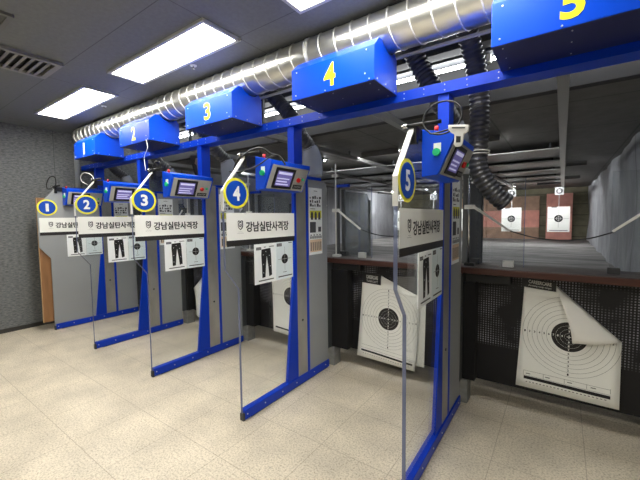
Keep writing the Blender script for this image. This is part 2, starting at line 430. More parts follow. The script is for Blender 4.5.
# ------------------------------------------------------------------ big spiral duct
DY, DZ, DR = 2.24, 2.855, .137; DX0 = -6.02
t = thing('spiral_duct', (-2, DY, DZ-DR), 'large shiny spiral seam steel duct running above the blue hoods', 'duct')
MB().tube([(DX0+i*.4, DY, DZ) for i in range(22)], DR, 40, caps=True).build('duct_pipe', galv, t)
hp = []; x = DX0+.01; a = 0
while x < 2.5:
    hp.append((x, DY+(DR+.001)*math.cos(a), DZ+(DR+.001)*math.sin(a))); a += 2*PI/28; x += .135/28
MB().tube(hp, .0052, 6, caps=False).build('spiral_seam', seam_m, t)
for xx in (-1.62, -4.3):
    MB().tube([(xx, DY, DZ), (xx+.03, DY, DZ)], DR+.004, 40, caps=False).tube([(xx, DY, DZ), (xx+.03, DY, DZ)], DR, 40, caps=False).build('joint_collar', seam_m, t)
# thin aluminium rail under the duct
tr = thing('ceiling_rail', (-2, 2.50, 2.74), 'thin pale metal rail running along the back of the big duct', 'rail')
MB().box(XL+.01, 2.5, 2.475, 2.50, 2.775, 2.79).build('rail_bar', white_m, tr)
hg = MB()
for xx in (-5.7, -4.2, -2.95, -1.55, -.25, 1.3): hg.box(xx, xx+.012, 2.482, 2.494, 2.79, CEIL-.002)
hg.build('hanger_rod', chrome, tr)

# ------------------------------------------------------------------ blue beam across the posts
t = thing('overhead_beam', (-2, 2.43, 2.42), 'long blue steel beam joining all the lane posts under the duct', 'beam')
BX0, BX1 = XL+.01, 2.55
bm_ = MB().box(BX0, BX1, 2.38, 2.386, 2.42, 2.49).box(BX0, BX1, 2.386, 2.52, 2.42, 2.426).box(BX0, BX1, 2.386, 2.52, 2.484, 2.49).box(BX0, BX1, 2.514, 2.52, 2.426, 2.484)
bm_.build('beam_section', blue_d, t)
bo = MB()
for n in range(1, 7):
    for dx in (-.12, .02, .16, .34, 1.08):
        for z in (2.437, 2.472): bo.ball((LX(n)+dx, 2.379, z), .0045, 6, 4)
bo.build('bolt', white_m, t)

# ------------------------------------------------------------------ numbered hoods
def hood(n):
    x0 = LX(n)+.354; x1 = x0+.675
    lab = {1: 'farthest blue hood with a white figure 1, beside the felt wall', 2: 'blue sheet metal hood with a pale figure 2',
           3: 'blue sheet metal hood with a yellow figure 3', 4: 'blue sheet metal hood with a yellow figure 4',
           5: 'nearest blue hood with a yellow figure 5, cut off by the top edge'}[n]
    t = thing('lane_hood', ((x0+x1)/2, 2.2, 2.465), lab, 'hood', 'blue numbered hoods over the lanes')
    # side outline hugging the duct
    def arc(r0):
        return [(DY+r0*math.cos(a), DZ+r0*math.sin(a)) for a in [math.radians(d) for d in range(222, 316, 8)]]
    outer = [(2.01, 2.468), (2.01, 2.682), (2.085, 2.755)]+arc(DR+.009)+[(2.37, 2.70), (2.37, 2.468)]
    MB().prism(outer, 0, x0, x1).build('hood_shell', blue, t, bevel=.003)
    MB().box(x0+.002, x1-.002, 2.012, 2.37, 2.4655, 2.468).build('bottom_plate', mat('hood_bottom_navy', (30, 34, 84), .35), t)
    M = lambda u, v: (x0+u, 2.0085, 2.468+v)
    d = MB(); put_text(d, str(n), (.290 if n != 1 else .308), (.385 if n != 1 else .355), .034, .188, M, .03)
    d.build('number', {1: white, 2: paleyellow}.get(n, yellow), t)
    r = MB()
    for u, v in ((.04, .03), (.3, .012), (.61, .05), (.64, .012), (.05, .19), (.62, .195)): r.ball(M(u, v), .005, 6, 4)
    for yy in (2.05, 2.18, 2.33):
        for xx in (x0+.05, x0+.34, x1-.05): r.ball((xx, yy, 2.4645), .004, 6, 4)
        r.ball((x1+.0005, yy, 2.485), .005, 6, 4)
    r.build('rivet', white_m, t)
    # mounting lip between hood and beam
    MB().box(x0+.01, x1-.01, 2.36, 2.379, 2.47, 2.488).build('mounting_lip', blue_d, t)
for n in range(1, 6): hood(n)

# ------------------------------------------------------------------ partition between lanes
YG = dict(f=1.764, u=1.642)
def partition(opaque=False):
    t = thing('lane_partition', (0, 2.3, 0), '-', 'partition', 'partitions between the shooting lanes')
    pts = [(1.768, .02), (1.768, 1.059), (1.642, 1.225), (1.642, 1.80), (1.872, 2.085), (2.43, 2.085), (2.45, 1.2), (2.44, .02)]
    if opaque:
        MB().prism(pts, 0, -.02, 0).build('front_panel', greyp, t)
        MB().box(-.075, -.04, 1.652, 2.6, .13, 1.93).build('backing_board', ply, t)
        MB().box(-.076, -.039, 1.648, 1.652, .13, 1.93).build('board_edge', plyedge, t)
    else:
        g = MB().prism(pts, 0, -.022, 0).build('glass_sheet', glassm, t)
        e = MB(); L = pts[:5]; w = .0015
        for a, b in zip(L[:-1], L[1:]):
            d = (Vector(b)-Vector(a)).normalized(); nrm = Vector((-d.y, d.x))*w
            q = [a, b, (b[0]+nrm.x, b[1]+nrm.y), (a[0]+nrm.x, a[1]+nrm.y)]
            e.prism(q, 0, -.022, 0)
        e.build('glass_edge', glassedge, t)
        # white guard on the slanted top and down the front
        w = .010
        MB().prism([(1.642-w, 1.655), (1.642, 1.655), (1.642, 1.80), (1.872, 2.085), (1.864, 2.095), (1.642-w, 1.806)], 0, -.025, .003).build('edge_guard', white, t)
    MB().prism([(2.305, .06), (2.468, .06), (2.48, 1.2), (2.48, 2.0), (2.436, 2.0), (2.434, 1.2)], 0, -.024, .004).build('post', blue_d, t, bevel=.003)
    MB().box(-.03, .045, 2.40, 2.518, 1.985, 2.42).build('upper_post', blue_d, t, bevel=.003)
    s_ = MB().box(-.03, .005, 2.468, 2.612, .075, 1.99).build('steel_cover', steel, t)
    MB().disc((.005, 2.54, .62), .011, 0, .003, 12).build('keyhole', blackp, s_)
    MB().box(-.035, .010, 2.612, 2.645, .05, 1.97).build('trim_strip', blue_d, t, bevel=.002)
    rc = [(2.645, .075), (2.97, .075), (2.97, 1.90), (2.958, 1.94), (2.93, 1.965), (2.89, 1.972), (2.645, 1.972)]
    MB().prism(rc, 0, -.035, .006).build('side_panel', greyp, t)
    MB().box(-.045, .016, 2.612, 2.86, 1.972, 2.0).build('top_cap', blue_d, t)
    MB().box(-.04, .018, 1.78, 2.972, .008, .084).build('floor_rail', blue_d, t, bevel=.004)
    b = MB()
    for y in (1.80, 2.0, 2.22, 2.42, 2.7, 2.9): b.ball((.0185, y, .05), .006, 6, 4)
    b.build('bolt', white_m, t)
    MB().box(-.03, .012, 1.762, 1.785, 0, .06).build('front_foot', mat('foot_grey', (70, 72, 76), .4, .6), t, bevel=.003)
    MB().box(-.035, .012, 1.85, 2.95, 0, .010).build('floor_seal', blackp, t)
    return t
PL = {1: 'opaque grey partition panel next to the felt wall, marked with number 1 sign', 2: 'clear glass lane partition on a blue foot rail carrying the number 2 sign',
      3: 'clear glass lane partition on a blue foot rail carrying the number 3 sign', 4: 'clear glass lane partition on a blue foot rail carrying the number 4 sign',
      5: 'nearest clear glass lane partition, seen almost edge-on, carrying the number 5 sign'}
P0 = partition()
for n in range(2, 6):
    o = P0 if n == 2 else copy_tree(P0)
    o['label'] = PL[n]
for o in list(C.objects):
    pass
roots = [o for o in C.objects if o.get('category') == 'partition']
for o, n in zip(roots, (2, 3, 4, 5)): o.location.x = LX(n); o['label'] = PL[n]
o = partition(True); o.location.x = LX(1); o['label'] = PL[1]

# ------------------------------------------------------------------ signs on the partitions
def MX(x):  # mapper: u along +Y, v along +Z on the +X side
    return lambda u, v: (x, u, v)
def number_sign(n):
    x = LX(n)
    t = thing('number_sign', (x+.002, 1.757, 1.792), {1: 'round blue sign with yellow rim and white number 1', 2: 'round blue sign with yellow rim and white number 2', 3: 'round blue sign with yellow rim and white number 3',
        4: 'round blue sign with yellow rim and white number 4', 5: 'round blue sign with yellow rim and white number 5'}[n]+' on a partition', 'number sign', 'round lane number signs')
    MB().disc((x+.004, 1.757, 1.792), .121, 0, .003, 44, .95).build('rim', paleyellow if n > 5 else mat('sign_yellow', (238, 232, 60), .45), t)
    MB().disc((x+.007, 1.757, 1.792), .100, 0, .0015, 44, .95).build('face', mat('sign_blue', (6, 72, 178), .4), t)
    d = MB(); w = .035 if n != 1 else .019
    put_text(d, str(n), 1.757-w, 1.757+w, 1.792-.056, 1.792+.056, MX(x+.0093), .035 if n > 1 else .02)
    d.build('digit', white, t)
def banner(n):
    x = LX(n)+.003
    t = thing('name_banner', (x, 2.04, 1.394), {1: 'white banner with black Korean lettering below the number 1 sign', 2: 'white banner with black Korean lettering below the number 2 sign', 3: 'white banner with black Korean lettering below the number 3 sign',
        4: 'white banner with black Korean lettering below the number 4 sign', 5: 'white banner with black Korean lettering below the number 5 sign, steeply foreshortened'}[n], 'banner', 'white name banners on the partitions')
    MB().box(x, x+.003, 1.656, 2.434, 1.437, 1.645).build('banner_sheet', mat('banner_white', (240, 240, 234), .45), t)
    MB().box(x, x+.0032, 1.656, 2.434, 1.392, 1.437).build('dark_band', stripe_m, t)
    d = MB()
    for du, dv in ((-.0022, 0), (.0022, 0), (0, .0012), (0, -.0012)): put_text(d, '강남실탄사격장', 1.845+du, 2.35+du, 1.496+dv, 1.576+dv, MX(x+.0042+.00005*(du > 0)+.0001*(dv > 0)+.00015*(dv < 0)), .010)
    d.build('lettering', black, t)
    # shield emblem with the interlaced letters
    e = MB(); M = MX(x+.0042); cu, cv = 1.788, 1.551
    sh = [(-.026, .030), (-.026, -.010), (-.018, -.026), (0, -.038), (.018, -.026), (.026, -.010), (.026, .030), (.016, .038), (.004, .032), (-.004, .032), (-.016, .038)]
    n_ = len(sh); sc = .78
    vs = [M(cu+a, cv+b) for a, b in sh]+[M(cu+a*sc, cv+b*sc) for a, b in sh]
    e.add(vs, [(i, (i+1) % n_, n_+(i+1) % n_, n_+i) for i in range(n_)])
    put_text(e, 'GJ', cu-.019, cu+.019, cv-.026, cv+.026, MX(x+.0043), .03)
    e.build('emblem', mat('emblem_ink', (60, 60, 62), .6), t)
    f = MB(); 
    for k, (a, b) in enumerate(((1.768, 1.808), (1.756, 1.820))):
        u = a
        while u < b-.004: rect(f, u, u+.005, 1.4975-.010*k, 1.4995-.010*k, M); u += .008
    f.build('small_print', mat('emblem_ink', (0, 0, 0)), t)
def target_board(n):
    x = LX(n)+.006; sy_ = {1: .05, 2: .045, 3: .022}.get(n, 0)
    t = thing('target_board', (x, 2.16, 1.062), {1: 'first', 2: 'second', 3: 'third', 4: 'fourth', 5: 'fifth'}[n]+' lane board showing trousers and a small target, under the name banner', 'poster board', 'trouser and target boards under the banners')
    t['label'] = 'white board with trousers and a small target, under the banner of lane number %d' % n
    ids_ = len(C.objects)
    MB().box(x, x+.006, 1.922, 2.172, 1.062, 1.392).build('trousers_sheet', paperb, t, bevel=.002)
    MB().box(x, x+.006, 2.176, 2.40, 1.062, 1.392).build('target_sheet', mat('board_paper_blue', (225, 236, 238), .4), t, bevel=.002)
    M = MX(x+.0068)
    p = MB()
    tr_ = [(2.000, 1.345), (2.105, 1.352), (2.112, 1.300), (2.116, 1.200), (2.120, 1.122), (2.086, 1.112), (2.076, 1.200), (2.060, 1.290), (2.048, 1.200), (2.040, 1.112), (2.004, 1.108), (2.002, 1.200), (1.996, 1.300)]
    poly(p, tr_, M)
    p.build('trousers_print', black, t)
    q = MB()
    for bar in ((1.940, 1.998, 1.343, 1.366), (2.03, 2.05, 1.360, 1.366), (2.09, 2.15, 1.362, 1.368), (1.962, 2.142, 1.083, 1.092),
                (2.20, 2.385, 1.083, 1.093), (2.185, 2.25, 1.355, 1.382), (2.34, 2.385, 1.378, 1.384), (2.262, 2.312, 1.122, 1.126)):
        q = MB(); rect(q, *bar, M); q.build('caption_bar', mat('caption_ink', (70, 70, 74), .6), t)
    q = MB(); rect(q, 2.286, 2.2885, 1.14, 1.35, M); rect(q, 2.20, 2.375, 1.240, 1.2425, M); q.build('cross_lines', mat('caption_ink', (70, 70, 74), .6), t)
    c = MB(); circ(c, 2.287, 1.241, .043, M, 28); c.build('bullseye', black, t)
    w = MB(); M2 = MX(x+.0073)
    rect(w, 2.25, 2.324, 1.2402, 1.2418, M2); rect(w, 2.2863, 2.2877, 1.204, 1.278, M2)
    for (u, v) in ((2.02, 1.30), (2.09, 1.29), (2.02, 1.22), (2.10, 1.20), (2.05, 1.325), (2.02, 1.15)): circ(w, u, v, .004, M2, 6)
    w.build('white_marks', paperb, t)
    k = MB()
    put_text(k, 'TARGET', 1.944, 1.994, 1.348, 1.361, M2, 0); put_text(k, 'TARGET', 2.189, 2.246, 1.361, 1.376, M2, 0)
    k.build('caption_text', mat('caption_pale', (190, 190, 190), .6), t)
    t.location.y += sy_
def guide_poster(n):
    x = LX(n)+.009
    t = thing('guide_poster', (x, 2.73, 1.235), 'tall white picture guide with coloured rows on the grey panel of lane number %d' % n, 'poster', 'tall picture guides on the grey panels')
    y0, y1 = 2.655, 2.875
    MB().box(x-.002, x+.002, y0, y1, 1.235, 1.895).build('sheet', paperb, t)
    M = MX(x+.0028); M2 = MX(x+.0034)
    b = MB(); rect(b, y0+.012, y1-.012, 1.60, 1.672, M); b.build('yellow_row', mat('guide_yellow', (222, 220, 70), .5), t)
    b = MB(); rect(b, y0+.012, y1-.012, 1.262, 1.385, M); b.build('tan_row', mat('guide_tan', (232, 206, 176), .5), t)
    b = MB()
    random.seed(3)
    for i in range(5):
        for k in range(3): rect(b, y0+.014+i*.039, y0+.046+i*.039-.008*((i+k) % 3), 1.712+k*.038, 1.742+k*.038-.007*((i*2+k) % 3), M)
    for k in range(3): rect(b, y0+.028+k*.062, y0+.066+k*.062, 1.582, 1.645, M2); circ(b, y0+.047+k*.062, 1.648, .014, M2, 10)
    rect(b, y0+.012, y0+.11, 1.455, 1.56, M); rect(b, y0+.15, y1-.02, 1.46, 1.51, M)
    for k in range(4): rect(b, y0+.02+k*.05, y0+.04+k*.05, 1.425, 1.436, M)
    for k in range(6): rect(b, y0+.015+k*.034, y0+.035+k*.034, 1.395, 1.42, M2)
    for k in range(6): rect(b, y0+.02+k*.033, y0+.034+k*.033, 1.275, 1.36, M2)
    rect(b, y0+.08, y1-.08, 1.862, 1.868, M); rect(b, y0+.02, y0+.1, 1.686, 1.692, M)
    b.build('pictures', mat('guide_print', (74, 76, 82), .6), t)
for n in range(1, 6):
    number_sign(n); banner(n); target_board(n); guide_poster(n)

# ------------------------------------------------------------------ control consoles
def console(n):
    x = LX(n)
    t = thing('control_console', (x+.1, 2.15, 1.815), {1: 'farthest blue control console with a small screen, behind the number 2 sign', 2: 'blue control console with lit screen above the number 2 banner',
        3: 'blue control console with lit screen right of the number 3 sign', 4: 'blue control console with purple screen right of the number 4 sign',
        5: 'nearest blue control console seen end-on with the round green button'}[n], 'control console', 'blue control consoles on the partitions')
    y0, y1 = 1.945, 2.435
    sec = [(x+.018, 1.825), (x+.108, 1.832), (x+.194, 2.02), (x+.197, 2.052), (x+.018, 2.092)]
    MB().prism(sec, 1, y0, y1).build('housing', blue, t, bevel=.004)
    A = Vector((x+.111, 0, 1.838)); B = Vector((x+.1935, 0, 2.018)); d = B-A; nr = Vector((d.z, 0, -d.x)).normalized()
    def M_(off):
        def f(u, v):
            p = A+d*v+nr*off
            return (p.x, y0+.02+(y1-y0-.04)*u, p.z)
        return f
    def slab(u0, u1, v0, v1, o0, o1, mb=None):
        mb = mb or MB(); P = [M_(o)(u, v) for o in (o0, o1) for u, v in ((u0, v0), (u1, v0), (u1, v1), (u0, v1))]
        return mb.add(P, [(0, 1, 2, 3), (7, 6, 5, 4), (0, 4, 5, 1), (1, 5, 6, 2), (2, 6, 7, 3), (3, 7, 4, 0)])
    fp = slab(0, 1, 0, 1, 0.0, .007).build('face_plate', facem, t, bevel=.002)
    sf = slab(.10, .62, .06, .92, .007, .013).build('screen_frame', blackp, t)
    slab(.155, .555, .17, .80, .013, .0145).build('screen', screen_m, sf)
    s2 = MB()
    rect(s2, .18, .54, .66, .76, M_(.0150)); 
    for k in range(3): rect(s2, .17+.0*k, .50-.05*(k % 2), .22+.12*k, .27+.12*k, M_(.0150))
    s2.build('screen_text', screen_t, sf)
    def btn(u, v, r, m, nm):
        c0 = Vector(M_(.007)(u, v)); c1 = Vector(M_(.024)(u, v)); c2 = Vector(M_(.026)(u, v))
        MB().tube([c0, c1, c2], [r, r, r*.7], 16).build(nm, m, t)
    btn(.76, .50, .020, red_b, 'red_button'); btn(.885, .55, .011, green_b, 'green_button')
    npl = slab(.67, .93, .10, .28, .007, .0085).build('name_plate', blackp, t)
    k = MB(); put_text(k, 'SYSTEM', .70, .90, .15, .23, M_(.0093)); k.build('plate_text', mat('caption_pale', (190, 190, 190)), npl)
    # end face: green button with a paper tag above
    MB().box(x+.085, x+.125, y0-.003, y0, 1.955, 2.005).build('button_tag', white, t)
    MB().disc((x+.103, y0-.018, 1.955), .021, 1, .018, 20).build('side_button', green_b, t)
    # clamp block, rod and knob above the front end
    MB().box(x-.028, x+.0185, 1.855, 1.885, 2.0, 2.11).box(x+.001, x+.0185, 1.885, 1.99, 2.03, 2.09).build('clamp', blackp, t, bevel=.003)
    MB().tube([(x-.03, 1.85, 2.098), (x+.145, 1.875, 2.102)], .011, 12).build('rod', blackp, t)
    MB().tube([(x-.06, 1.845, 2.097), (x-.03, 1.85, 2.098)], .014, 12).build('rod_tip', chrome, t)
    MB().tube([(x+.09, y0+.03, 2.07), (x+.09, y0+.03, 2.105)], .012, 12).build('red_knob', red_b, t)
    MB().box(x+.0005, x+.019, 2.30, 2.44, 1.99, 2.07).build('rear_bracket', blue_d, t)
for n in range(1, 6): console(n)

# cables at the consoles
def cable(pts, r, m, label, name='cable_loop', cat='cable', group='cables at the consoles'):
    return MB().tube(catmull(pts, 8), r, 8).build(name, m, label=label, cat=cat, group=group)
x = LX(5)
ring = []; RCX, RCZ, RRX, RRZ = .155, 2.112, .098, .086
for k in range(0, 25):
    a = 2*PI*k/24+PI*1.35
    ring.append((x+RCX+RRX*math.cos(a), 1.85+.01*math.sin(a), RCZ+RRZ*math.sin(a)))
cable(ring+[(x+.19, 1.88, 2.055)], .0048, blackp, 'round black cable loop hanging on the nearest console')
x = LX(4)
cable([(x-.10, 1.83, 1.92), (x-.122, 1.84, 1.97), (x-.06, 1.84, 2.058), (x+.02, 1.84, 2.092), (x+.09, 1.84, 2.118), (x+.20, 1.84, 2.118), (x+.28, 1.85, 2.07), (x+.36, 1.86, 2.04), (x+.40, 1.87, 1.98)], .007, blackp, 'black cable arching over the console of lane number 4')
cable([(x-.12, 1.80, 1.97), (x-.02, 1.80, 1.955), (x+.12, 1.80, 1.968), (x+.22, 1.80, 1.995), (x+.30, 1.82, 2.04), (x+.36, 1.84, 2.05)], .005, blackp, 'thin dark cable sagging across the console end of lane number 4')
x = LX(3)
cable([(x-.10, 1.84, 2.10), (x-.13, 1.85, 2.24), (x-.08, 1.86, 2.33), (x-.14, 1.88, 2.42)], .003, white, 'thin white cable rising to the beam above the console of lane number 3')
cable([(x+.02, 1.84, 2.10), (x+.10, 1.84, 2.17), (x+.17, 1.85, 2.14), (x+.12, 1.86, 2.09)], .006, blackp, 'black cable bend over the console of lane number 3')
x = LX(2)
cable([(x-.20, 1.86, 2.05), (x-.32, 1.84, 2.10), (x-.34, 1.84, 2.17), (x-.22, 1.84, 2.20), (x-.06, 1.85, 2.16), (x+.02, 1.85, 2.09)], .004, white_m, 'pale cable loop beside the console of lane number 2')
x = LX(1)
cable([(x-.08, 1.85, 2.07), (x-.22, 1.84, 2.08), (x-.24, 1.84, 2.15), (x-.10, 1.84, 2.235), (x+.10, 1.84, 2.225), (x+.10, 1.85, 2.13), (x+.0, 1.85, 2.09)], .006, blackp, 'black cable loop over the farthest console by the felt wall')
# white hand scanner hung on the nearest console
x = LX(5)+.005
t = thing('clip_hook', (x+.235, 1.87, 1.95), 'white plastic T-shaped clip hanging on the black cable of the nearest console', 'clip')
MB().prism([(x+.185, 2.068), (x+.285, 2.052), (x+.282, 2.022), (x+.262, 2.012), (x+.256, 1.965), (x+.246, 1.952), (x+.222, 1.952), (x+.214, 1.965), (x+.216, 2.015), (x+.200, 2.025), (x+.186, 2.042)], 1, 1.835, 1.853).build('clip_body', white, t, bevel=.004)
MB().prism([(x+.226, 2.004), (x+.248, 2.0), (x+.246, 1.970), (x+.226, 1.972)], 1, 1.832, 1.835).build('window', blackp, t)
MB().prism([(x+.205, 2.052), (x+.268, 2.042), (x+.268, 2.036), (x+.205, 2.046)], 1, 1.832, 1.835).build('marking', mat('emblem_ink', (0, 0, 0)), t)

# ------------------------------------------------------------------ counter, under-counter boards
t = thing('shooting_counter', (-2.8, 3.16, 1.13), 'long dark red wooden counter running across all lanes', 'counter')
MB().box(XL+.01, 2.5, 2.995, 3.34, 1.125, 1.175).build('counter_top', wood, t, bevel=.006)
MB().box(XL+.01, 2.5, 3.0, 3.34, 1.176, 1.180).build('counter_mat', mat('counter_mat_grey', (78, 72, 70), .45), t)
for n in range(1, 7):
    x = LX(n)
    MB().box(x+.03, x+.36, 3.04, 3.12, 1.055, 1.125).build('shelf_box', mat('under_shelf', (16, 17, 18), .6), t)
MB().box(XL+.01, 2.5, 3.155, 3.165, .185, 1.124).build('perforated_screen', perf_m, origin=(0, 0, 0), label='black perforated screen closing the space below the counter', cat='screen')
for n in range(1, 7):
    x = LX(n)
    w = {2: .05, 3: .14, 5: .10}.get(n, .20)
    lab = {1: 'first', 2: 'second', 3: 'third', 4: 'fourth', 5: 'fifth', 6: 'sixth'}[n]
    MB().box(x+.012, x+.012+w, 3.035, 3.15, .205, 1.05).build('black_board', foam, label='tall black board below the counter behind lane partition %d' % n, cat='board', group='black boards below the counter', bevel=.004)
    MB().box(x-.06, x+.06 if n >= 5 else x+.05, 3.02, 3.15, 0, .20).build('concrete_block', concrete, label='pale concrete block on the floor at the foot of partition %d' % n, cat='block', group='concrete blocks under the counter', bevel=.004)
    MB().box(x-.035, x+.01, 2.975, 3.15, .201, 1.122).build('support_post', greyd, label='dark grey counter support behind partition %d' % n, cat='support', group='counter supports')

# ------------------------------------------------------------------ shields, poles, arms, safety cords on the counter
def pole(t, n, x):
    MB().tube([(x, 3.10, 1.19), (x, 3.10, 2.17)], .0075, 10).build('pole', chrome if n == 5 else white_m, t)
    MB().box(x-.03, x+.05, 3.07, 3.13, 1.1805, 1.205).build('base_clamp', blackp if n == 5 else white_m, t, bevel=.003)
    MB().box(x-.035, x+.045, 3.08, 3.118, 1.66, 1.695).build('middle_clamp', white_m, t, bevel=.003)
    MB().box(x-.035, x+.02, 3.08, 3.118, 2.03, 2.06).build('upper_clamp', white_m, t, bevel=.003)
def arm(t, p0, p1):
    d = (Vector(p1)-Vector(p0)).normalized(); nn = Vector((d.z, 0, -d.x))*.011
    P = [Vector(p0)+nn, Vector(p1)+nn*.7, Vector(p1)-nn*.7, Vector(p0)-nn]
    return MB().prism([(p.x, p.z) for p in P], 1, 3.075, 3.087).build('barrier_arm', white, t, bevel=.002)
for n in range(1, 6):
    x = LX(n)
    t = thing('lane_barrier', (x+.035, 3.10, 1.18), 'thin poles with white slanting arms and a sagging black cord across lane %d' % n, 'barrier', 'pole and cord barriers across the lanes')
    pole(t, n, x+.035)
    if n == 5: pole(t, n, x+1.29)
    arm(t, (x+.07, 0, 1.68), (x+.345, 0, 1.478)); arm(t, (x+1.27, 0, 1.74), (x+.965, 0, 1.482))
    pth = catmull([(x+.335, 3.081, 1.482), (x+.50, 3.081, 1.432), (x+.66, 3.081, 1.415), (x+.83, 3.081, 1.43), (x+.975, 3.081, 1.48)], 8)
    MB().tube(pth, .0045, 8).build('cord', blackp, t)
    # clear shields either side of the opening
    t = thing('clear_shield', (x+.27, 3.15, 1.18), 'clear acrylic shield left of the opening of lane %d' % n, 'shield', 'clear shields standing on the counter')
    MB().box(x+.085, x+.44, 3.147, 3.153, 1.185, 1.90).build('acrylic_sheet', acryl, t)
    MB().box(x+.436, x+.44, 3.1465, 3.1535, 1.185, 1.90).build('sheet_edge', glassedge, t)
    MB().box(x+.29, x+.37, 3.125, 3.165, 1.1815, 1.235).build('foot_clamp', white_m, t, bevel=.004)
    t = thing('clear_shield', (x+1.1, 3.15, 1.18), 'clear acrylic shield right of the opening of lane %d' % n, 'shield', 'clear shields standing on the counter')
    MB().box(x+.96, x+1.22, 3.147, 3.153, 1.185, 1.90).build('acrylic_sheet', acryl, t)
    MB().box(x+.95, x+1.02, 3.125, 3.165, 1.1815, 1.225).build('foot_clamp', mat('clamp_dark', (58, 58, 58), .5), t, bevel=.004)
    # divider plate reaching into the range
    t = thing('lane_divider', (x, 3.7, RF), 'grey scuffed divider plate beyond the counter at lane partition %d' % n, 'divider', 'scuffed divider plates beyond the counter')
    MB().prism([(3.36, RF+.003), (4.0, RF+.003), (4.0, 1.80), (3.93, 1.90), (3.36, 1.90)], 0, x-.03, x-.022).build('plate', scuffed if n < 5 else greyd, t)
    MB().box(x-.045, x-.008, 3.345, 3.375, RF+.003, 1.92).box(x-.04, x-.012, 3.99, 4.015, RF+.003, 1.82).build('frame', greyd, t)
    MB().box(x+.02, x+.10, 3.2, 3.26, 1.1805, 1.23).build('holder_block', mat('counter_block', (40, 40, 42), .4), label='small dark block lying on the counter behind the pole of lane %d' % n, cat='block', group='small dark blocks on the counter', bevel=.006)
# blue bracket seen on each divider top
for n in range(1, 6):
    x = LX(n)
    t = thing('shield_bracket', (x-.02, 3.22, 1.18), 'blue bracket on a grey upright standing on the counter behind the pole of lane %d' % n, 'bracket', 'brackets behind the poles')
    MB().box(x-.04, x+.0, 3.20, 3.24, 1.1805, 1.93).build('upright', greyd, t)
    MB().box(x-.04, x+.13, 3.20, 3.24, 1.93, 1.96).build('bracket_arm', blue_d if n < 5 else greyd, t)
# ------------------------------------------------------------------ hoses
def hose_path(pts, r, name_parts=True):
    path = resample(catmull(pts, 10), .0085)
    rs = [r*(1+.05*(1, .3, -1, .3)[i % 4]*1.7) for i in range(len(path))]
    return MB().tube(path, rs, 18, caps=True)
for n in range(1, 6):
    x = LX(n); a_ = .13 if n < 5 else 0; lab = 'black ribbed hose coming down from the duct beside hood %d' % n if n < 5 else 'black ribbed hose leaving the duct between hoods 4 and 5'
    t = thing('vent_hose', (x-.1, 2.9, 2.0), lab, 'hose', 'ribbed hoses hanging from the duct')
    hose_path([(x-.30-a_, 2.46, 2.93), (x-.29-a_, 2.58, 2.87), (x-.23-a_*.6, 2.66, 2.72), (x-.16-a_*.3, 2.70, 2.58), (x-.10-a_*.7, 2.80, 2.44), (x-.07-a_*.9, 2.92, 2.36), (x-.06-a_*.9, 2.97, 2.27)], .070).build('ribbed_hose', hosem, t)
    sp = catmull([(x-.065-a_*.9, 2.94, 2.36), (x-.06-a_*.95, 2.97, 2.27), (x-.055-a_, 2.99, 2.15), (x-.05-a_, 2.99, 2.05)], 6)
    MB().tube(sp, [.078+.03*min(1, i/8) for i in range(len(sp))], 20, caps=False).build('cloudy_sleeve', sleeve_m, t, label='cloudy plastic sleeve')
t = thing('vent_hose', (-.5, 2.8, 1.65), 'thick black ribbed hose hanging in front of the far targets with a bent end', 'hose', 'ribbed hoses hanging from the duct')
x = LX(5)
hose_path([(-.575, 2.44, 2.90), (-.56, 2.56, 2.84), (-.53, 2.68, 2.65), (-.515, 2.76, 2.40), (-.52, 2.78, 2.15), (-.525, 2.78, 2.00), (-.49, 2.79, 1.88), (-.41, 2.82, 1.76), (-.335, 2.85, 1.685)], .066).build('ribbed_hose', hosem, t)
tt = MB()
for z in (2.055, 2.075): tt.tube([(-.523+.078*math.cos(a), 2.78+.078*math.sin(a), z) for a in [2*PI*k/24 for k in range(25)]], .004, 6)
tt.build('cable_tie', white, t)

# ------------------------------------------------------------------ fluorescent battens above the counter
for n in range(0, 6):
    x0 = LX(n)+.12; x1 = x0+1.26
    if x0 < XL: x0 = XL+.05
    t = thing('strip_light', ((x0+x1)/2, 3.2, 2.9), {0: 'strip light end against the felt wall', 1: 'bright strip light behind hood 1', 2: 'bright strip light behind hood 2', 3: 'bright strip light behind hood 3', 4: 'bright strip light behind hood 4 and the ribbed hoses', 5: 'bright strip light behind hood 5'}[n], 'strip light', 'strip lights behind the beam')
    MB().box(x0, x1, 2.99, 3.12, 2.955, 2.999).box(x0, x1, 3.20, 3.36, 2.965, 2.999).build('white_body', mat('light_body_grey', (70, 72, 74), .5), t)
    MB().tube([(x0+.04, 3.28, 2.925), (x1-.04, 3.28, 2.925)], .016, 12).build('tube', tubem, t)
    MB().box(x0, x0+.03, 3.255, 3.305, 2.90, 2.965).box(x1-.03, x1, 3.255, 3.305, 2.90, 2.965).build('end_holder', white_m, t)

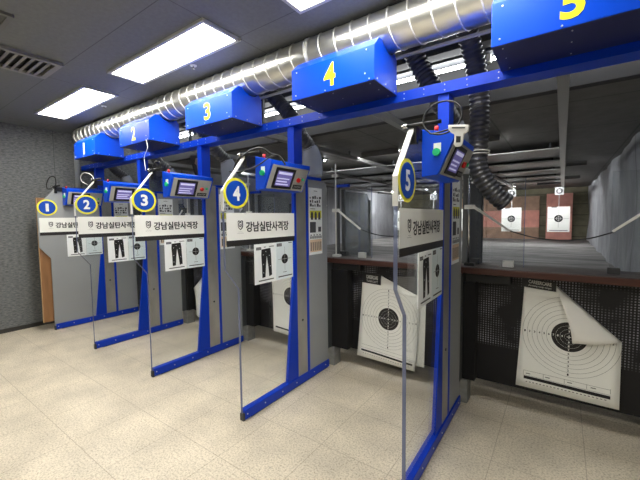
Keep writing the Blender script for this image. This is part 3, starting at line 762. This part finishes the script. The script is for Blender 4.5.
# ------------------------------------------------------------------ range: tracks, baffles, number boxes, targets, blocks, added lights
for n in range(1, 6):
    x = LX(n)+.66
    t = thing('target_track', (x, 8, 2.5), 'grey ceiling track running down range over lane %d' % n, 'track', 'ceiling tracks of the target carriers')
    MB().box(x-.035, x+.035, 2.62, 13.4, 2.50, 2.51).box(x-.035, x-.028, 2.62, 13.4, 2.51, 2.55).box(x+.028, x+.035, 2.62, 13.4, 2.51, 2.55).build('track_channel', mat('track_steel', (158, 158, 155), .35, .7), t)
    h = MB()
    for y in (2.75,): h.box(x-.01, x+.01, y, y+.03, 2.55, CEIL-.002)
    for y in (4.6, 6.6, 8.6, 10.6, 12.6): h.box(x-.01, x+.01, y, y+.03, 2.55, RC-.002)
    h.build('hanger', greyd, t)
for n in range(1, 6):  # unseen tubes added to brighten the range; plates hide them from the camera
    for k, y in enumerate((4.9,) if n < 5 else (8.3, 11.2)):
        xa, xb = (LX(n)+.74, LX(n)+1.34) if n < 5 else (LX(n)+.72, LX(n)+1.02)
        t = thing('unseen_range_light', ((xa+xb)/2, y, 2.55), 'unseen strip light under the range ceiling right of the track of lane %d, %s row' % (n, ('nearer', 'farther')[k]), 'strip light', 'unseen strip lights down range')
        MB().box(xa, xb, y, y+.10, 2.60, 2.619).build('body', white_m, t)
        MB().tube([(xa+.03, y+.06, 2.588), (xb-.03, y+.06, 2.588)], .010, 8).build('tube', unseen_tube if n < 5 else emit('unseen_side_tube_glow', (250, 252, 255), 55), t)
        MB().box(xa-.01, xb+.01, y-.03, y-.02, 2.545, 2.619).build('tube_hiding_plate', rceil_m, t)
for n in range(1, 5):
    xa = LX(n)+.71; xb = LX(n)+1.96
    BY = (5.9, 7.2, 8.6, 10.0, 11.4, 12.5)
    for k, y in enumerate(BY[:5]):
        t = thing('ceiling_baffle', ((xa+xb)/2, y, 2.5), 'polished metal ceiling baffle, %s row between tracks %d and %d' % (('first', 'second', 'third', 'fourth', 'fifth')[k], n, n+1), 'baffle', 'polished baffles under the range ceiling')
        MB().prism([(y, 2.545), (y+.012, 2.543), (BY[k+1]-.02, 2.585), (BY[k+1]-.02, 2.59)], 0, xa, xb).build('sheet', mat('baffle_steel', (140, 142, 142), .4, .5), t)
        MB().box(xa+.1, xa+.12, y+.02, y+.04, 2.55, RC-.001).box(xb-.12, xb-.1, y+.02, y+.04, 2.55, RC-.001).build('hanger', greyd, t)
        MB().box(xa, xb, y-.012, y, 2.535, 2.547).build('front_lip', white_m, t)
# unseen strip lights added to light the far targets, hidden by plates
for n in range(1, 6):
    x = LX(n)+.66
    t = thing('unseen_range_light', (x, 12.6, 2.55), 'unseen strip light under the range ceiling in front of target %d' % n, 'strip light', 'unseen strip lights down range')
    MB().box(x-.62, x-.06, 12.55, 12.7, 2.585, 2.619).build('body', white_m, t)
    MB().tube([(x-.6, 12.64, 2.57), (x-.08, 12.64, 2.57)], .014, 8).build('tube', emit('unseen_target_tube_glow', (250, 252, 255), 160), t)
    MB().box(x-.64, x-.05, 12.50, 12.512, 2.535, 2.619).build('tube_hiding_plate', greyd, t)
for n in range(1, 6):
    x = LX(n)+.58; y = 13.5
    t = thing('lane_number_box', (x, y, 2.24), 'small white box with the far lane number %d above its paper target' % n, 'number box', 'number boxes above the far targets')
    MB().box(x-.12, x+.12, y-.02, y+.08, 2.25, 2.495).build('box', mat('box_grey', (168, 168, 166), .5), t)
    MB().disc((x, y-.024, 2.375), .1, 1, .004, 8).build('black_face', blackp, t)
    d = MB(); put_text(d, str(n), x-.034, x+.034, 2.335, 2.415, lambda u, v: (u, y-.0255, v), .02); d.build('digit', white, t)
    MB().box(x-.008, x+.008, y+.02, y+.036, 1.87, 2.25).build('hanger_rod', white_m, t)
    MB().box(x+.05, x+.075, y+.02, y+.05, 2.495, RC-.001).build('carrier', chrome, t)
    t = thing('paper_target', (x, y, 1.05), 'distant white paper target with a black bullseye hanging in lane %d' % n, 'paper target', 'paper targets hanging at the far end')
    w = .30
    MB().box(x-w, x+w, y+.0, y+.006, 1.055, 1.87).build('sheet', paper, t)
    Mx = lambda u, v: (u, y-.002, v); Mx2 = lambda u, v: (u, y-.004, v)
    c = MB(); circ(c, x, 1.49, .115, Mx); rect(c, x-.24, x+.25, 1.095, 1.112, Mx); rect(c, x-.2, x-.05, 1.845, 1.868, Mx); c.build('bullseye', black, t)
    c = MB(); annulus(c, x, 1.49, .06, .008, Mx2, 24); rect(c, x-.1, x+.1, 1.487, 1.493, Mx2); rect(c, x-.003, x+.003, 1.39, 1.59, Mx2); c.build('white_rings', paper, t)
    c = MB(); rect(c, x-.28, x-.125, 1.487, 1.493, Mx); rect(c, x+.125, x+.28, 1.487, 1.493, Mx); rect(c, x-.003, x+.003, 1.62, 1.8, Mx); rect(c, x-.003, x+.003, 1.2, 1.36, Mx); c.build('grey_cross', ring_ink, t)
# rubber blocks against the backstop
def block(x0, x1, z0, z1, m, lab):
    MB().box(x0, x1, YE-.16, YE-.005, z0, z1).build('rubber_block', m, label=lab, cat='rubber block', group='rubber blocks on the backstop', bevel=.01)
block(-.50, .30, RF+.003, 1.06, rubber_r, 'reddish rubber block at the foot of the backstop behind lane 5')
block(-.50, .30, 1.065, 1.70, rubber_r, 'reddish rubber block behind the far target of lane 5')
block(-.50, .30, 1.705, 2.40, rubber_r, 'reddish rubber block at the top of the backstop behind lane 5')
for c_, wd in enumerate(('right of far target 4', 'left of far target 4', 'two columns left of far target 4', 'three columns left of far target 4')):
    xb = -.72-.915*c_; xa = xb-.905
    block(xa, xb, 1.80, 2.34, rubber_b, 'brown rubber block in the top row, '+wd)
    block(xa, xb, 1.14, 1.795, rubber_r, 'reddish rubber block in the middle row, '+wd)
    block(xa, xb, RF+.003, 1.135, rubber_b, 'brown rubber block in the bottom row, '+wd)
# ------------------------------------------------------------------ paper targets hung below the counter
KS = .9286
def q(x, z): return (x*KS, 1.6-(1.6-z)*KS)
def sheet_target(name, y, outline, centre, label, label_box=None, bend=.0, keep=None, rings=True, ylow=0.0):
    """outline: (x,z) list at y; gentle outward curl toward the bottom"""
    pts = [q(*p) for p in outline]; cx, cz = q(*centre)
    zmin = min(p[1] for p in pts); zmax = max(p[1] for p in pts)
    def Y(u, v): return y-bend*((zmax-v)/(zmax-zmin))**2-.006*math.sin((u-cx)*7)
    t = thing(name, (cx, y, zmin), label, 'paper target', 'large paper targets pinned below the counter')
    # grid-clipped sheet: bisect a fine grid by the outline
    bm = bmesh.new()
    f = bm.faces.new([bm.verts.new((a, 0, b)) for a, b in pts])
    x0 = min(p[0] for p in pts); x1 = max(p[0] for p in pts)
    k = 1
    for i in range(1, 10):
        g = bm.verts[:]+bm.edges[:]+bm.faces[:]
        bmesh.ops.bisect_plane(bm, geom=g, plane_co=(x0+(x1-x0)*i/10, 0, 0), plane_no=(1, 0, 0))
        g = bm.verts[:]+bm.edges[:]+bm.faces[:]
        bmesh.ops.bisect_plane(bm, geom=g, plane_co=(0, 0, zmin+(zmax-zmin)*i/10), plane_no=(0, 0, 1))
    bm.verts.index_update()
    vs = [(v.co.x, Y(v.co.x, v.co.z), v.co.z) for v in bm.verts]; fs = [tuple(v.index for v in f.verts) for f in bm.faces]; bm.free()
    sh = MB().add(vs, fs, True).build('sheet', paper, t)
    so = sh.modifiers.new('thick', 'SOLIDIFY'); so.thickness = .0012; so.offset = 0
    M = lambda u, v: (u, Y(u, v)-.0022, v); M2 = lambda u, v: (u, Y(u, v)-.0032, v)
    if keep is None: keep = lambda u, v: True
    R = .111
    a = MB()
    for r in (.142, .172, .205, .238, .270, .302): annulus(a, cx, cz, r, .0017, M, 64, keep)
    a.build('ring_lines', ring_ink, t)
    b = MB(); circ(b, cx, cz, R, M, 40, keep if label_box == 'clip' else None) if False else None
    n = 48
    for i in range(8):
        for k in range(n):
            qs = []
            for rr, kk in ((i, k), (i+1, k), (i+1, k+1), (i, k+1)):
                an = 2*PI*kk/n; qs.append((cx+R*rr/8*math.cos(an), cz+R*rr/8*math.sin(an)))
            if keep(*qs[1]) and keep(*qs[2]) and keep(*qs[0]): 
                if i == 0: poly(b, qs[1:3]+[qs[0]], M)
                else: poly(b, qs, M)
    b.build('bullseye', mat('bull_ink', (34, 32, 30), .6), t)
    w = MB()
    for r in (.028, .056, .084): annulus(w, cx, cz, r, .0010, M2, 40, keep)
    for s in (-1, 1):
        for j, d in enumerate((.042, .07, .097)):
            for (u, v) in ((cx+s*d, cz), (cx, cz+s*d)):
                if keep(u, v): put_text(w, str(9-j), u-.005, u+.005, v-.008, v+.008, M2, .03)
    rect(w, cx-.014, cx+.014, cz-.002, cz+.002, M2) if keep(cx+.014, cz) else None
    rect(w, cx-.002, cx+.002, cz-.014, cz+.014, M2) if keep(cx, cz+.014) else None
    w.build('white_numerals', paper, t)
    k = MB()
    for s in (-1, 1):
        for j, d in enumerate((.127, .157, .188, .221, .254, .286)):
            for (u, v) in ((cx+s*d, cz), (cx, cz+s*d)):
                if keep(u, v) and x0+.02 < u < x1-.02 and v < zmax-.03: put_text(k, str(6-j), u-.005, u+.005, v-.008, v+.008, M, .03)
    return t, M, M2, k, Y, (x0, x1, zmin, zmax)
def bars(k, p0, p1, M, th, nn=10):
    """a slanting printed bar from p0 to p1"""
    for i in range(nn):
        a = [p0[j]+(p1[j]-p0[j])*i/nn for j in (0, 1)]; b = [p0[j]+(p1[j]-p0[j])*(i+1)/nn for j in (0, 1)]
        poly(k, [(a[0], a[1]), (b[0], b[1]), (b[0], b[1]+th), (a[0], a[1]+th)], M)

# lane 5 : corner folded over
TL, BL, BR, FR, FT, TIP = (-.25, .992), (-.294, .119), (.394, .116), (.394, .634), (-.022, 1.02), (.092, .588)
a5 = q(*FT); b5 = q(*FR)
def keep5(u, v):
    # left of flap's free edge (FT -> TIP -> FR)
    c = q(*TIP)
    l = (b5[0]-a5[0])*(v-a5[1])-(b5[1]-a5[1])*(u-a5[0])
    return l < .0
t, M, M2, k, Y, bb = sheet_target('fallen_corner_target', 3.146, [TL, BL, BR, FR, FT], (.072, .610), 'big paper bullseye target with its top corner folded over, below the counter of lane 5', keep=keep5, bend=.03)
t.name = 'paper_target'
bl0 = q(-.235, .192); br0 = q(.340, .180)
bars(k, bl0, br0, M, .024)
k.build('black_print', black, t)
g = MB(); bars(g, q(-.238, .222), q(.340, .212), M, .002); bars(g, q(-.238, .262), q(.340, .252), M, .002)
for s in range(0, 5):
    u = -.238+.1445*s; p = q(u, .222); rect(g, p[0]-.001, p[0]+.001, p[1], p[1]+.036, M)
for s in range(22): p = q(-.22+.025*s, .170); rect(g, p[0], p[0]+.012, p[1]-.004, p[1]+.002, M)
for s, u in enumerate((-.22, -.08, .07, .22)): p = q(u, .236); rect(g, p[0], p[0]+.03, p[1], p[1]+.006, M)
g.build('score_table', ring_ink, t)
# the flap: surface rising from the fold line, free tip toward the viewer
fa, fb, ft = q(*FT), q(*FR), q(*TIP)
fl = MB(); NN = 14; vs = []; idx = {}
for i in range(NN+1):
    for j in range(NN+1-i):
        wa, wb = i/NN, j/NN; wt = 1-wa-wb
        u = fa[0]*wa+fb[0]*wb+ft[0]*wt; v = fa[1]*wa+fb[1]*wb+ft[1]*wt
        rise = .075*math.sin(min(1, wt*1.15)*PI*.62)+.012
        # tip edge sags slightly outward
        u += .012*math.sin(PI*wa)*(1-wb)*wt*2
        idx[(i, j)] = len(vs); vs.append((u, Y(u, v)-(rise if wt > 0 else 0)*1.0, v))
fs = []
for i in range(NN):
    for j in range(NN-i):
        fs.append((idx[(i, j)], idx[(i+1, j)], idx[(i, j+1)]))
        if j < NN-i-1: fs.append((idx[(i+1, j)], idx[(i+1, j+1)], idx[(i, j+1)]))
o = fl.add(vs, fs, True).build('folded_corner', mat('paper_back', (240, 238, 230), .75), t)
so = o.modifiers.new('thick', 'SOLIDIFY'); so.thickness = .0012
def label_tag(x0, x1, z0, z1, sl, parent, txt1, txt2, ypos):
    mb = MB(); a, b = q(x0, z0), q(x1, z1)
    mb.prism([(a[0], a[1]), (b[0], a[1]+sl), (b[0], b[1]+sl), (a[0], b[1])], 1, ypos-.008, ypos-.005)
    o = mb.build('black_header', mat('header_black', (20, 20, 20), .5), parent)
    M = lambda u, v: (u, ypos-.0088, v+sl*(u-a[0])/(b[0]-a[0]))
    w = MB(); h = b[1]-a[1]
    put_text(w, txt1, a[0]+.045, b[0]-.03, a[1]+h*.45, b[1]-h*.18, M, .03); put_text(w, txt2, a[0]+.045, b[0]-.03, a[1]+h*.12, a[1]+h*.34, M, .01)
    w.build('header_text', mat('header_text', (200, 200, 195), .5), parent)
label_tag(-.268, -.024, .993, 1.075, -.022, t, 'CAREERCARE', 'shooting range target', 3.146)

# lane 4 : corner hanging back, second sheet behind
t, M, M2, k, Y, bb = sheet_target('paper_target', 3.146, [(-1.824, .868), (-1.872, .031), (-1.195, .012), (-1.15, .742), (-1.224, .812), (-1.591, .962), (-1.60, .868)], (-1.501, .50), 'big paper bullseye target hanging askew below the counter, seen left of the nearest glass partition', bend=.04,
    keep=lambda u, v: v < 1.6-(1.6-.962)*KS - (u+1.591*KS)*.41-.004)
bars(k, q(-1.82, .098), q(-1.22, .062), M, .018)
rr = MB(); k.build('black_print', black, t)
bars(rr, q(-1.82, .135), q(-1.22, .10), M, .002); bars(rr, q(-1.82, .170), q(-1.22, .135), M, .002)
for s in range(20): p = q(-1.80+.028*s, .080-.0016*s); rect(rr, p[0], p[0]+.012, p[1]-.008, p[1]-.004, M)
rr.build('score_table', ring_ink, t)
label_tag(-1.815, -1.592, .872, .985, -.012, t, 'CAREERCARE', 'TARGET', 3.146)
sh = [q(-1.6, .90), q(-1.70, .06), q(-1.115, .055), q(-1.10, .735), q(-1.20, .80)]
o = MB().prism(sh, 1, 3.150, 3.1512).build('spare_target_sheet', paper, label='second white sheet showing behind the right edge of the lane 4 target', cat='paper sheet')

# lane 3 : only its left part shows
t, M, M2, k, Y, bb = sheet_target('paper_target', 3.146, [(-3.222, .80), (-3.200, .45), (-3.177, .064), (-2.56, .05), (-2.53, .80), (-2.62, .90), (-3.20, .90)], (-2.88, .575), 'paper bullseye target half hidden behind the blue post of partition 4', bend=.03)
bars(k, q(-3.14, .125), q(-2.60, .10), M, .018); k.build('black_print', black, t)
# lane 2 : curled sheet
t, M, M2, k, Y, bb = sheet_target('paper_target', 3.146, [(-4.80, .62), (-4.99, .455), (-4.93, .30), (-4.885, .03), (-4.84, .0), (-4.22, .0), (-4.20, .75), (-4.70, .75)], (-4.45, .45), 'curled white paper target peeking past the blue post of partition 3', bend=.05)
k.build('black_print', black, t)

# picture board seen through lane 2, pipe near hood 1
t = thing('picture_board', (-4.5, 3.3, 2.15), 'dark picture board with a pale figure hanging under the beam, left of post 3', 'picture')
M = lambda u, v: (u, 3.2985, v)
MB().prism([(-4.86, 2.60), (-4.56, 2.60), (-4.50, 2.26), (-4.72, 2.26)], 1, 3.30, 3.312).build('board', mat('picture_dark', (52, 50, 50), .5, noise=(9, .5, (1, 1, 1))), t)
f = MB(); poly(f, [(-4.70, 2.55), (-4.66, 2.55), (-4.60, 2.46), (-4.55, 2.36), (-4.60, 2.30), (-4.66, 2.36), (-4.68, 2.44), (-4.73, 2.47)], M)
f.build('pale_figure', mat('picture_pale', (176, 158, 140), .5), t)
MB().box(-4.62, -4.60, 3.30, 3.312, 2.6, CEIL-.002).build('hanger', greyd, t)
t = thing('drop_pipe', (-6.35, 2.3, 2.1), 'pale grey pipe dropping from the farthest hood beside the felt wall', 'pipe')
MB().tube([(-6.43, 2.30, 2.05), (-6.43, 2.30, 2.70)], .035, 16).build('pipe', mat('pipe_grey', (150, 154, 156), .5), t)
MB().box(XL+.0, -6.43, 2.29, 2.31, 2.20, 2.23).build('wall_bracket', greyd, t)

# ------------------------------------------------------------------ world, camera, view
w = bpy.data.worlds.new('World'); bpy.context.scene.world = w; w.use_nodes = True
w.node_tree.nodes['Background'].inputs[0].default_value = (.5, .5, .5, 1); w.node_tree.nodes['Background'].inputs[1].default_value = .02
f, yaw, pitch, roll = 341.669, .6165, -.0648, -.0115
cy, sy, cp, sp = math.cos(yaw), math.sin(yaw), math.cos(pitch), math.sin(pitch)
F = Vector((-sy*cp, cy*cp, sp)); r = Vector((cy, sy, 0)); u = r.cross(F)
Rr = math.cos(roll)*r+math.sin(roll)*u; U = -math.sin(roll)*r+math.cos(roll)*u
cam = bpy.data.cameras.new('camera'); co = bpy.data.objects.new('camera', cam); C.objects.link(co)
m3 = Matrix((Rr, U, -F)).transposed()
co.matrix_world = Matrix.Translation((0, 0, 1.6)) @ m3.to_4x4()
cam.sensor_width = 36; cam.lens = f/640*36; cam.clip_start = .05
sc = bpy.context.scene
sc.camera = co
sc.view_settings.view_transform = 'Standard'; sc.view_settings.look = 'None'; sc.view_settings.gamma = 1; sc.view_settings.exposure = 1.48
sc.cycles.max_bounces = 10; sc.cycles.transparent_max_bounces = 24
